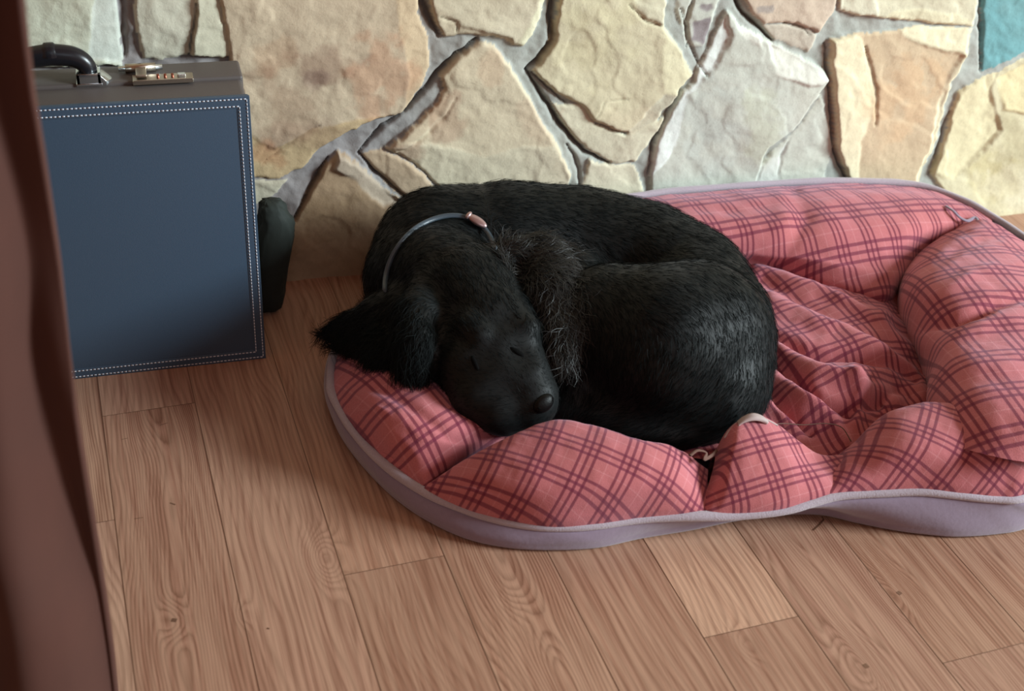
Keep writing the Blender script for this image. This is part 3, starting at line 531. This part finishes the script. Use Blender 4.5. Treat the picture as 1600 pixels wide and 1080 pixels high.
# inner cushion: the rumpled middle of the bed
patch('inner_cushion', [
 [(620,640,.05),(800,690,.05),(1000,705,.05),(1120,720,.045),(1200,730,.04),(1290,735,.04),(1350,722,.04),(1420,700,.04),(1480,690,.04)],
 [(600,600,.05),(800,640,.05),(1000,660,.05),(1120,675,.055),(1200,685,.052),(1290,695,.042),(1345,680,.045),(1410,650,.036),(1480,640,.03)],
 [(590,540,.05),(800,570,.05),(1000,590,.05),(1120,610,.06),(1200,615,.07),(1290,600,.078),(1360,585,.075),(1425,575,.042),(1490,570,.03)],
 [(580,480,.05),(800,480,.05),(1000,490,.05),(1120,510,.065),(1200,500,.078),(1290,515,.080),(1370,520,.070),(1420,515,.038),(1490,520,.03)],
 [(600,430,.05),(800,420,.05),(1000,425,.055),(1120,430,.062),(1200,432,.070),(1290,452,.066),(1370,470,.058),(1410,478,.034),(1490,470,.03)],
 [(620,400,.05),(800,390,.05),(1000,395,.05),(1120,398,.055),(1200,405,.055),(1290,425,.05),(1370,445,.045),(1415,460,.04),(1500,450,.045)]],
 -6, (.01, .0), [
 ([(1180,418),(1240,445),(1300,470),(1370,505),(1420,548)], 10, .012), ([(1190,440),(1250,475),(1320,510),(1390,545),(1440,580)], 8, -.010), ([(1205,470),(1270,495),(1350,530),(1420,580),(1440,620)], 16, .013),
 ([(1195,520),(1260,548),(1330,556),(1390,570),(1430,600)], 7, -.014), ([(1210,545),(1270,580),(1340,600),(1400,630)], 13, .012), ([(1205,560),(1240,590),(1280,625),(1330,650)], 7, -.016), ([(1210,590),(1250,625),(1300,660),(1320,690)], 11, .012),
 ([(1205,610),(1235,645),(1270,675)], 7, -.012), ([(1205,630),(1235,665),(1260,690)], 9, .006), ([(1330,580),(1345,620),(1335,665)], 12, .010), ([(1360,600),(1375,630),(1370,650)], 8, -.006), ([(1340,470),(1380,500),(1420,520)], 7, .008), ([(1300,640),(1345,640),(1400,615)],8,-.008)], 220, 170, .0018, fy=.1, us=.85, vs=.85)
# rear bolster leaning on the wall
patch('bolster', [
 [(640,410,.085),(850,340,.11),(1010,308,.115),(1100,299,.115),(1240,289,.114),(1330,287,.112),(1430,293,.108),(1498,314,.104),(1550,342,.098)],
 [(640,430,.10),(850,360,.13),(1010,325,.132),(1100,318,.134),(1240,308,.134),(1330,306,.132),(1425,312,.126),(1490,326,.112),(1550,352,.100)],
 [(640,450,.10),(850,400,.125),(1010,362,.128),(1100,356,.130),(1230,352,.130),(1330,352,.128),(1415,352,.122),(1478,352,.104),(1540,365,.080)],
 [(640,470,.085),(850,440,.10),(1010,400,.100),(1100,394,.100),(1200,395,.098),(1300,405,.096),(1390,405,.092),(1445,385,.080),(1500,390,.050)],
 [(640,480,.07),(850,450,.07),(1010,420,.072),(1100,412,.074),(1195,414,.072),(1300,440,.070),(1380,458,.066),(1425,425,.055),(1470,420,.040)],
 under],
 -2, (.0, .005), [([(1240,300),(1260,340),(1235,385),(1200,408)], 12, -.007), ([(1215,310),(1225,345),(1205,380)], 14, .004), ([(1300,300),(1290,345),(1310,420)], 16, .003), ([(1050,320),(1130,330),(1200,325)], 8, -.003), ([(1170,405),(1300,420),(1400,430)], 9, .006)], vs=.62)
# right bolster
patch('bolster', [
 [(1474,372,.04),(1415,425,.03),(1400,480,.025),(1422,545,.025),(1445,600,.025),(1455,660,.03),(1470,720,.04)],
 [(1492,355,.085),(1437,396,.085),(1412,448,.082),(1434,520,.080),(1455,570,.084),(1450,620,.080),(1465,700,.075)],
 [(1530,344,.118),(1475,392,.128),(1450,440,.132),(1475,510,.122),(1490,570,.136),(1495,630,.128),(1500,700,.11)],
 [(1560,352,.122),(1540,400,.142),(1530,450,.150),(1545,510,.144),(1560,570,.154),(1570,640,.148),(1580,720,.12)],
 [(1590,372,.115),(1610,410,.135),(1625,460,.145),(1640,520,.145),(1655,590,.148),(1665,660,.14),(1660,720,.12)],
 [(1612,380,.095),(1688,428,.10),(1735,485,.11),(1755,540,.11),(1765,590,.11),(1760,650,.10),(1730,700,.09)],
 [(1612,379,.09),(1690,427,.085),(1750,480,.078),(1780,545,.072),(1788,600,.066),(1762,675,.058),(1700,735,.053)]],
 8, (.012, .0), [([(1430,515),(1500,500),(1560,470),(1620,465)], 9, -.014), ([(1440,560),(1500,525),(1560,500),(1620,500)], 14, .008), ([(1445,420),(1500,385),(1560,370)], 10, -.005), ([(1460,600),(1530,590),(1620,590)], 16, -.004), ([(1450,470),(1520,430),(1600,410)], 10, .004)], 150, 110, ref=3, fy=.1, fx=.55, us=.85, vs=.66)
# front right bolster
patch('bolster', [
 [(1272,788,.047),(1310,778,.053),(1380,773,.057),(1440,771,.060),(1500,777,.058),(1560,783,.055),(1600,780,.055),(1690,748,.055)],
 [(1282,770,.058),(1330,755,.070),(1390,748,.078),(1445,745,.082),(1505,752,.080),(1565,757,.076),(1610,752,.078),(1690,725,.07)],
 [(1292,745,.062),(1335,725,.080),(1400,705,.105),(1455,700,.112),(1510,702,.112),(1570,712,.105),(1625,715,.10),(1700,700,.09)],
 [(1305,725,.058),(1343,700,.082),(1398,662,.112),(1450,646,.122),(1505,648,.122),(1560,665,.116),(1620,690,.105),(1705,680,.09)],
 [(1310,716,.055),(1342,690,.078),(1390,646,.108),(1448,630,.118),(1503,632,.118),(1556,650,.112),(1615,683,.10),(1705,672,.085)],
 behind(.014, -.020), behind(.008, -.06)],
 43, (.0, .02), [([(1525,655),(1545,690),(1590,712),(1640,720)], 12, -.010), ([(1500,640),(1530,690),(1570,720)], 10, .005)])
# front middle bolster with the sharp peak
patch('bolster', [
 [(1085,810,.038),(1150,809,.038),(1220,802,.042),(1270,788,.048),(1310,778,.053),(1370,773,.056)],
 [(1093,790,.048),(1150,785,.058),(1215,780,.062),(1262,772,.062),(1310,764,.062),(1370,758,.066)],
 [(1105,760,.058),(1148,735,.085),(1205,730,.088),(1250,740,.078),(1300,742,.068),(1350,740,.070)],
 [(1115,728,.066),(1150,690,.104),(1190,680,.108),(1225,700,.096),(1275,722,.072),(1330,722,.066)],
 [(1117,712,.066),(1142,668,.106),(1180,650,.114),(1216,664,.104),(1272,706,.074),(1325,712,.060)],
 behind(.010, -.022), behind(.01, -.07)],
 -7, (.012, .008), [([(1098,800),(1108,760),(1118,720)], 7, -.006), ([(1150,670),(1140,720),(1130,790)], 9, .003), ([(1215,680),(1240,730),(1250,780)], 12, .003)])
# front left bolster
patch('bolster', [
 [(655,767,.035),(720,797,.033),(790,817,.033),(860,827,.033),(930,824,.034),(1000,814,.036),(1060,810,.037),(1108,809,.038)],
 [(658,766,.037),(725,783,.052),(795,798,.056),(862,806,.058),(932,802,.058),(1002,795,.058),(1060,792,.056),(1104,792,.045)],
 [(662,764,.040),(728,756,.072),(800,758,.088),(868,760,.094),(938,758,.096),(1006,758,.092),(1062,762,.080),(1105,775,.050)],
 [(664,762,.041),(728,732,.078),(794,708,.102),(860,694,.115),(930,698,.118),(1000,716,.112),(1060,730,.096),(1106,745,.056)],
 [(665,760,.041),(725,719,.074),(785,688,.098),(846,662,.113),(890,658,.118),(945,670,.118),(1005,689,.112),(1062,702,.096),(1106,733,.056)],
 behind(.012, -.022), behind(.006, -.06)],
 36, (.015, .0), [([(690,762),(740,752),(790,770)], 8, -.006), ([(680,772),(740,785),(800,792)], 7, .003), ([(1060,705),(1085,735),(1095,770)], 9, -.005)])
# left bolster under the dog's ear and chin
patch('bolster', [
 [(600,500,.055),(533,545,.050),(519,600,.047),(532,640,.044),(562,685,.041),(607,728,.038),(665,768,.036)],
 [(610,505,.065),(545,550,.068),(533,600,.066),(548,640,.062),(578,680,.058),(620,718,.052),(668,764,.038)],
 [(625,510,.08),(575,555,.090),(572,595,.096),(592,640,.096),(618,675,.088),(650,706,.072),(672,758,.040)],
 [(650,520,.08),(620,570,.098),(640,590,.108),(665,632,.108),(690,665,.096),(712,692,.076),(686,746,.040)],
 [(680,520,.06),(680,580,.085),(700,605,.095),(728,642,.092),(752,664,.084),(768,682,.066),(705,732,.038)],
 [(720,540,.05),(740,590,.05),(760,620,.052),(790,650,.052),(812,670,.050),(822,690,.045),(730,715,.032)]],
 -24, (.0, .012), [([(560,600),(600,610),(650,640),(700,680),(760,690)], 9, -.005), ([(540,650),(580,640),(625,660)], 8, .004), ([(560,690),(620,700),(660,735)], 9, -.008), ([(625,650),(660,690),(720,700),(770,695)], 8, .004), ([(530,610),(575,640),(610,700),(660,755)], 8, -.006)], 150, 110, ref=2, us=.88, vs=.8)
# cream lining showing at the torn peak, zip seam across the inner cushion, small drawn-up gather
def surf_line(pts, n=40): return cr([P(*p) for p in pts], n)
V, Q = tube(surf_line([(1132,684,.096),(1142,670,.106),(1160,655,.115),(1180,649,.118),(1198,656,.113),(1215,665,.107)]), .0014, 8, flat=.6); link('seam_edge', mk(V, Q), M['lining'], bed)
a = surf_line([(1152,660,.112),(1162,652,.117),(1175,647,.120),(1188,650,.117),(1197,657,.113)], 24); bb = surf_line([(1150,666,.112),(1162,660,.117),(1176,657,.119),(1188,658,.117),(1197,662,.112)], 24)
V = np.stack([a, (a + bb) / 2 + [0, -.004, .002], bb]); V = catm_rows(V, 8); o = link('torn_lining', mk(V.reshape(-1, 3), gridq(8, 24)), M['lining'], bed)
so = o.modifiers.new('s', 'SOLIDIFY'); so.thickness = .0015
V, Q = tube(surf_line([(1200,664,.088),(1225,662,.078),(1255,664,.072),(1290,662,.070),(1315,668,.062),(1330,690,.055)]), .0007, 6); link('zip_seam', mk(V, Q), M['tan_cloth'], bed)
V, Q = tube(surf_line([(1078,712,.10),(1090,704,.100),(1104,708,.094),(1100,718,.092),(1112,712,.088),(1120,704,.088)]), .0022, 8, flat=.5); link('frayed_gather', mk(V, Q), M['tan_cloth'], bed)
V, Q = tube(surf_line([(1478,322,.118),(1490,330,.118),(1500,340,.112),(1512,345,.108),(1524,340,.108),(1530,350,.108)]), .0026, 8, flat=.5); link('frayed_gather', mk(V, Q), M['fleece'], bed)
# ------------------------------------------------------------------ black spaniel curled up asleep
def D(px, py, z, r): return np.append(P(px, py, z), r)
def surface_nets(Fv, o, h):
    s = Fv < 0; nx, ny, nz = Fv.shape
    cnt = np.zeros((nx - 1, ny - 1, nz - 1)); acc = np.zeros(cnt.shape + (3,))
    cs = [(a, b, c) for a in (0, 1) for b in (0, 1) for c in (0, 1)]
    sl = lambda A, c: A[c[0]:nx - 1 + c[0], c[1]:ny - 1 + c[1], c[2]:nz - 1 + c[2]]
    for a in cs:
        for ax in range(3):
            if a[ax]: continue
            b = list(a); b[ax] = 1; fa, fb = sl(Fv, a), sl(Fv, b); m = (fa < 0) != (fb < 0)
            t = np.where(m, fa / np.where(m, fa - fb, 1), 0); cnt += m
            for k in range(3): acc[..., k] += m * (a[k] + (t if k == ax else 0))
    act = cnt > 0; idx = -np.ones(cnt.shape, int); idx[act] = np.arange(act.sum())
    ijk = np.argwhere(act); V = (ijk + acc[act] / cnt[act][:, None]) * h + o; Q = []
    for ax in range(3):
        b = [0, 0, 0]; b[ax] = 1
        A = s[:nx - b[0], :ny - b[1], :nz - b[2]]; B = s[b[0]:, b[1]:, b[2]:]; e = np.argwhere(A != B)
        u, v = [(1, 2), (2, 0), (0, 1)][ax]; ok = (e[:, u] > 0) & (e[:, v] > 0) & (e[:, u] < Fv.shape[u] - 1) & (e[:, v] < Fv.shape[v] - 1); e = e[ok]
        q = []
        for du, dv in ((0, 0), (1, 0), (1, 1), (0, 1)):
            c = e.copy(); c[:, u] -= du; c[:, v] -= dv; q.append(idx[c[:, 0], c[:, 1], c[:, 2]])
        q = np.stack(q, -1); fl_ = ~s[e[:, 0], e[:, 1], e[:, 2]]; q[fl_] = q[fl_][:, ::-1]; Q.append(q)
    return V, np.vstack(Q)
chains = [  # (smoothness, [(px, py, z, r) ...])
 (.0, [(690,400,.115,.092),(790,388,.125,.094),(900,388,.125,.088),(1000,408,.120,.086),(1075,448,.115,.084),(1108,510,.11,.084),(1112,575,.10,.078)]),   # spine
 (.02, [(690,400,.115,.092),(655,438,.115,.076),(690,450,.135,.070)]),                       # shoulder and neck
 (.025, [(690,440,.135,.070),(745,470,.150,.064)]),
 (.010, [(1085,528,.125,.100),(1040,540,.128,.104),(955,520,.125,.088)]),                    # haunch
 (.02, [(1120,620,.085,.058),(1060,655,.060,.045),(980,655,.055,.045),(900,635,.055,.045)]),     # folded hind leg
 (.02, [(880,480,.10,.075),(890,560,.085,.062),(880,620,.06,.045)]),                         # chest and foreleg in the hollow
 (.008, [(1172,615,.07,.026),(1130,662,.062,.024),(1050,684,.058,.018),(970,676,.058,.012)]),    # tail
 (.018, [(735,465,.155,.064),(770,510,.150,.056),(790,545,.140,.045)]),                      # skull
 (.018, [(700,520,.125,.050),(745,570,.120,.052),(775,600,.110,.048)]),                      # cheek
 (.014, [(790,555,.138,.040),(815,590,.126,.037),(832,620,.112,.0315)]),                     # muzzle
 (.010, [(770,595,.115,.042),(752,618,.102,.040),(780,632,.098,.037)]),                      # hanging lip, left
 (.012, [(800,635,.094,.034),(828,636,.098,.030)]),                                          # chin
 (.010, [(736,512,.172,.020),(752,524,.170,.016)]), (.010, [(806,500,.174,.020),(820,514,.172,.019)]),   # brows
 (.010, [(672,455,.165,.026),(655,490,.165,.027),(650,530,.150,.028),(648,568,.125,.026)]),      # left ear
 (.012, [(630,490,.125,.040),(598,510,.110,.042),(572,520,.100,.036),(545,522,.092,.026),(514,520,.085,.011)]),
 (.012, [(600,530,.105,.036),(608,556,.100,.032),(650,572,.100,.028)]),
 (.008, [(795,402,.195,.024),(835,398,.190,.030),(862,430,.180,.030),(874,480,.168,.026),(878,525,.155,.020),(880,560,.145,.010)]),   # right ear
 (.008, [(835,398,.190,.026),(852,455,.178,.030),(866,505,.160,.022)])]
CH = [(k, np.array([D(*p) for p in ch])) for k, ch in chains]
allp = np.vstack([c for _, c in CH]); hgrid = .0036
lo = (allp[:, :3] - allp[:, 3:]).min(0) - .02; hi = (allp[:, :3] + allp[:, 3:]).max(0) + .02
lo[2] = max(lo[2], .0); n3 = np.ceil((hi - lo) / hgrid).astype(int)
G = np.stack(np.meshgrid(*[lo[i] + np.arange(n3[i]) * hgrid for i in range(3)], indexing='ij'), -1).astype(np.float32)
Fd = None
def smin(a, b, k):
    if k <= 0: return np.minimum(a, b)
    h_ = np.clip(k - np.abs(a - b), 0, None) / k; return np.minimum(a, b) - h_ * h_ * k * .25
for k, c in CH:
    g = None
    for a, b in zip(c[:-1], c[1:]):
        ab = (b - a)[:3]; t = np.clip(((G - a[:3].astype(np.float32)) @ ab.astype(np.float32)) / (ab @ ab), 0, 1)
        d = np.linalg.norm(G - a[:3].astype(np.float32) - t[..., None] * ab.astype(np.float32), axis=-1) - (a[3] + t * (b[3] - a[3]))
        g = d if g is None else np.minimum(g, d)
    Fd = g if Fd is None else smin(Fd, g, k)
def carve(px, py, z, r, k=.008):
    global Fd
    c = P(px, py, z).astype(np.float32); d = -(np.linalg.norm(G - c, axis=-1) - r); h_ = np.clip(k - np.abs(Fd - d), 0, None) / k
    Fd = np.maximum(Fd, d) + h_ * h_ * k * .25
carve(818, 545, .180, .022, .016); carve(748, 568, .182, .022, .014); carve(834, 622, .146, .006, .008)
# muscle and coat unevenness
Fd = Fd + (.0012 * np.sin(G[..., 0] * 60 + 3 * np.sin(G[..., 1] * 30)) * np.sin(G[..., 1] * 70 + 2 * np.sin(G[..., 2] * 50))).astype(np.float32)
V, Q = surface_nets(Fd.astype(float), lo, hgrid)
dog = link('dog', mk(V, Q), M['dog'])
tag(dog, 'black long-eared spaniel curled up asleep on the plaid bed, muzzle on the padding', 'dog')
bme = dog.data; bb = bmesh.new(); bb.from_mesh(bme)
for _ in range(3): bmesh.ops.smooth_vert(bb, verts=bb.verts, factor=.5, use_axis_x=True, use_axis_y=True, use_axis_z=True)
bmesh.ops.recalc_face_normals(bb, faces=bb.faces); bb.to_mesh(bme); bb.free(); bme.polygons.foreach_set('use_smooth', [True] * len(bme.polygons))
n_ = len(bme.vertices); V = np.empty(n_ * 3); bme.vertices.foreach_get('co', V); V = V.reshape(-1, 3); N = np.empty(n_ * 3); bme.vertices.foreach_get('normal', N); N = N.reshape(-1, 3)
bvh = BVHTree.FromPolygons([Vector(v) for v in V], [tuple(q) for q in Q]); CAMP = Vector((0, 0, H))
def hit(px, py, lift=0):
    q = ray(px, py); d = Vector((q @ EX, q @ EY, q @ UP)).normalized(); l, nn, i, dist = bvh.ray_cast(CAMP, d)
    if l is None: return None, None
    if nn.dot(d) > 0: nn = -nn
    return np.array(l + nn * lift), np.array(nn)
# coat: flow of the hair in photo terms at a few places
flow = np.array([(620,380,-.3,.9),(700,330,-.9,-.1),(820,300,1,0),(950,320,1,.15),(1080,370,.8,.6),(1170,460,.4,.9),(1190,560,0,1),(1150,640,-.6,.8),(1040,480,.9,.5),(960,460,.7,.7),(1000,560,-.2,1),(1080,600,-.5,.9),(900,600,-.2,1),(960,660,-1,.2),(1100,670,-1,.3),
 (760,430,-.3,-.9),(700,420,-.5,-.6),(780,500,-.3,-.9),(720,560,-.5,-.4),(830,590,-.4,-.9),(760,620,-.7,.1),(640,520,-.2,1),(590,530,-.8,.5),(540,520,-1,.1),(600,570,-.3,.9),(640,580,.1,1),(840,400,.9,.2),(870,440,.4,1),(885,520,.1,1),(860,480,.2,1),(880,560,0,1)], float)
def dirs(pp, jit):
    x, y = proj(pp); w_ = 1 / ((x[:, None] - flow[:, 0]) ** 2 + (y[:, None] - flow[:, 1]) ** 2 + 200) ** 1.5; f = (w_ @ flow[:, 2:]) / w_.sum(1)[:, None]
    f = f / (np.linalg.norm(f, axis=1)[:, None] + 1e-9) + rng.normal(0, jit, f.shape)
    return f[:, :1] * np.array([EX[0], EY[0], UP[0]]) + f[:, 1:] * np.array([EX[1], EY[1], UP[1]])
def hairs(name, idx, length, width, lift, jit, mat, wave=0, seg=4, curl=.0, grav=0.0):
    p = V[idx] + rng.normal(0, .0016, (len(idx), 3)); nn = N[idx]; d = dirs(p, jit); d -= nn * (d * nn).sum(1)[:, None]; d /= np.linalg.norm(d, axis=1)[:, None] + 1e-9
    ln = length * rng.uniform(.6, 1.25, len(idx)); side = np.cross(d, nn); pts = []; ph1 = rng.uniform(0, 6.28, len(idx))
    for s in range(seg + 1):
        t = s / seg; q = p - nn * .0008 + d * (ln * t)[:, None] + nn * (ln * lift * (t - .55 * t * t))[:, None] + side * (ln * wave * np.sin(ph1 + t * 4) * t)[:, None]
        q[:, 2] -= grav * ln * t * t; pts.append(q)
    sd = side + nn * rng.normal(0, .5, (len(idx), 1)); sd /= np.linalg.norm(sd, axis=1)[:, None]
    A = []
    for s, q in enumerate(pts):
        wd = width * (1 - s / seg) ** .6 * .5 + width * .04; A += [q - sd * wd, q + sd * wd]
    A = np.stack(A, 1); m = A.shape[1]; base = np.arange(len(idx))[:, None] * m
    Qh = np.concatenate([base + np.array([2 * s, 2 * s + 1, 2 * s + 3, 2 * s + 2]) for s in range(seg)], 0)
    return link(name, mk(A.reshape(-1, 3), Qh), mat, dog)
vx, vy = proj(V); facing = (N * (np.array([0, 0, H]) - V)).sum(1) > -.15
ear_l = inside(vx, vy, [(495,490),(560,480),(640,455),(670,500),(680,600),(600,600),(540,575),(500,540)]) & (V[:, 2] > .06)
ear_r = inside(vx, vy, [(770,385),(830,365),(890,380),(905,450),(910,540),(890,590),(865,560),(850,470),(800,430)]) & (V[:, 2] > .12)
face = inside(vx, vy, [(700,560),(790,480),(850,540),(890,640),(800,700),(700,650)]) & (V[:, 2] > .04)
short = np.where(facing & ~ear_l & ~ear_r & ~face)[0]; fc = np.where(facing & face)[0]
hairs('coat_fur', rng.choice(short, 60000), .012, .0006, .13, .18, M['fur'], .08)['kind'] = 'stuff'
hairs('face_fur', rng.choice(fc, 9000), .005, .0004, .12, .2, M['fur'], .05)['kind'] = 'stuff'
el = np.where(facing & ear_l)[0]; er = np.where(facing & ear_r)[0]
hairs('ear_hair', rng.choice(el, 5200), .030, .0008, .25, .30, M['fur'], .25, 5, grav=.15)['kind'] = 'stuff'
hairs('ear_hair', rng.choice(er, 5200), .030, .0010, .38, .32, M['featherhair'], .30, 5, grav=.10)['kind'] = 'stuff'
# nose leather, nostrils, closed eyes
def lump(name, px, py, sx, sy, sz, mat, ex=0, rot=0):
    c, nn = hit(px, py)
    if c is None: return
    b = bmesh.new(); bmesh.ops.create_uvsphere(b, u_segments=24, v_segments=16, radius=1)
    z = Vector(nn); x = Vector((EX[0], EY[0], UP[0])); x = (x * math.cos(rot) + Vector((EX[1], EY[1], UP[1])) * math.sin(rot)); x = (x - z * x.dot(z)).normalized(); y = z.cross(x)
    Mx = Matrix((x, y, z)).transposed()
    for v in b.verts: v.co = Mx @ Vector((v.co.x * sx, v.co.y * sy, v.co.z * sz)) + Vector(c) + z * ex
    return bm_obj(name, b, mat, dog, True)
lump('nose', 850, 631, .0140, .0105, .0075, M['nose'], -.0015, -.62)
lump('nostril', 842, 636, .0034, .0022, .0016, M['slit'], .0040, .2); lump('nostril', 859, 624, .0034, .0022, .0016, M['slit'], .0040, -1.2)
lump('closed_eye', 808, 550, .010, .0030, .002, M['slit'], .0002, .6); lump('closed_eye', 742, 568, .010, .0030, .002, M['slit'], .0002, 1.1)
# collar lying round the neck
arc = [(603,455),(606,430),(614,405),(630,380),(652,358),(680,344),(705,338),(728,341),(750,350),(764,368),(772,392)]
cp = []
for x, y in cr(arc, 46):
    l, nn = hit(x, y, .0035)
    if l is not None: cp.append(l)
cp = np.array(cp)
for _ in range(12): cp[1:-1] = (cp[:-2] + cp[1:-1] * 2 + cp[2:]) / 4
lastn = cp[-1] - cp[0]; low = np.array([cp[0] + lastn * t + np.array([.0, .0, -.10 * math.sin(math.pi * t)]) for t in np.linspace(1, 0, 30)[1:-1]])
ring = np.vstack([cp, low]); V2, Q2 = tube(ring, .0036, 8, True, flat=.45); co = link('collar', mk(V2, Q2), M['collar'], dog); co['label'] = 'thin grey-blue collar'
i = int(len(cp) * .80); c = cp[i]; t = cp[i + 2] - cp[i - 2]; t /= np.linalg.norm(t)
for nm, o_, sx, sy, m in (('buckle', 0, .015, .0065, 'buckle'), ('keeper', -.014, .0035, .0065, 'buckle')):
    b = bmesh.new(); bmesh.ops.create_uvsphere(b, u_segments=20, v_segments=12, radius=1); l, nn = hit(*[float(k_) for k_ in proj(c)]); z = Vector(nn if nn is not None else (0, 0, 1)); x = Vector(t); x = (x - z * x.dot(z)).normalized(); y = z.cross(x)
    for v in b.verts: v.co = Matrix((x, y, z)).transposed() @ Vector((v.co.x * sx, v.co.y * sy, v.co.z * .004)) + Vector(c) + x * o_ + z * .003
    bm_obj(nm, b, M[m], co, True)
# ------------------------------------------------------------------ brown velvet drape hanging in the left foreground
yc = .80; edge = [(34,-60),(40,0),(47,70),(56,150),(68,230),(82,330),(96,430),(108,540),(122,650),(136,740),(150,840),(165,950),(180,1060),(188,1130)]
E3 = np.array([W(x, y, yc) for x, y in edge]); E3 = E3[np.argsort(-E3[:, 2])]
z0 = .004; zt = E3[0, 2]; zsn = np.r_[np.linspace(1.25, zt, 20)[:-1], np.linspace(zt, E3[-1, 2], 90), np.linspace(E3[-1, 2], z0, 20)[1:]]
xe = np.interp(-zsn, -E3[:, 2], E3[:, 0]); nU = 260; Wc = .42; t = np.linspace(0, 1, nU)
Zg, Tg = np.meshgrid(zsn, t, indexing='ij'); Xe = np.repeat(xe[:, None], nU, 1)
Xg = Xe - (1 - Tg) * Wc; fold = .012 * np.sin(Tg * 34 + 1.6 * np.sin(Zg * 5) + 2.5 * vnoise(Tg * 5, Zg * 4, 2)) + .010 * fbm(Tg * 7, Zg * 5.5, 8, 2)
Yg = yc + fold * (1 + .3 * (1 - Zg)) + .02 * smooth01(.9, 1, Tg)
V = np.stack([Xg, Yg, Zg], -1); cu = link('drape', mk(V.reshape(-1, 3), gridq(len(zsn), nU)), M['velvet']); so = cu.modifiers.new('s', 'SOLIDIFY'); so.thickness = .006
tag(cu, 'dark brown velvet drape hanging in folds at the left, in front of the briefcase', 'drape')
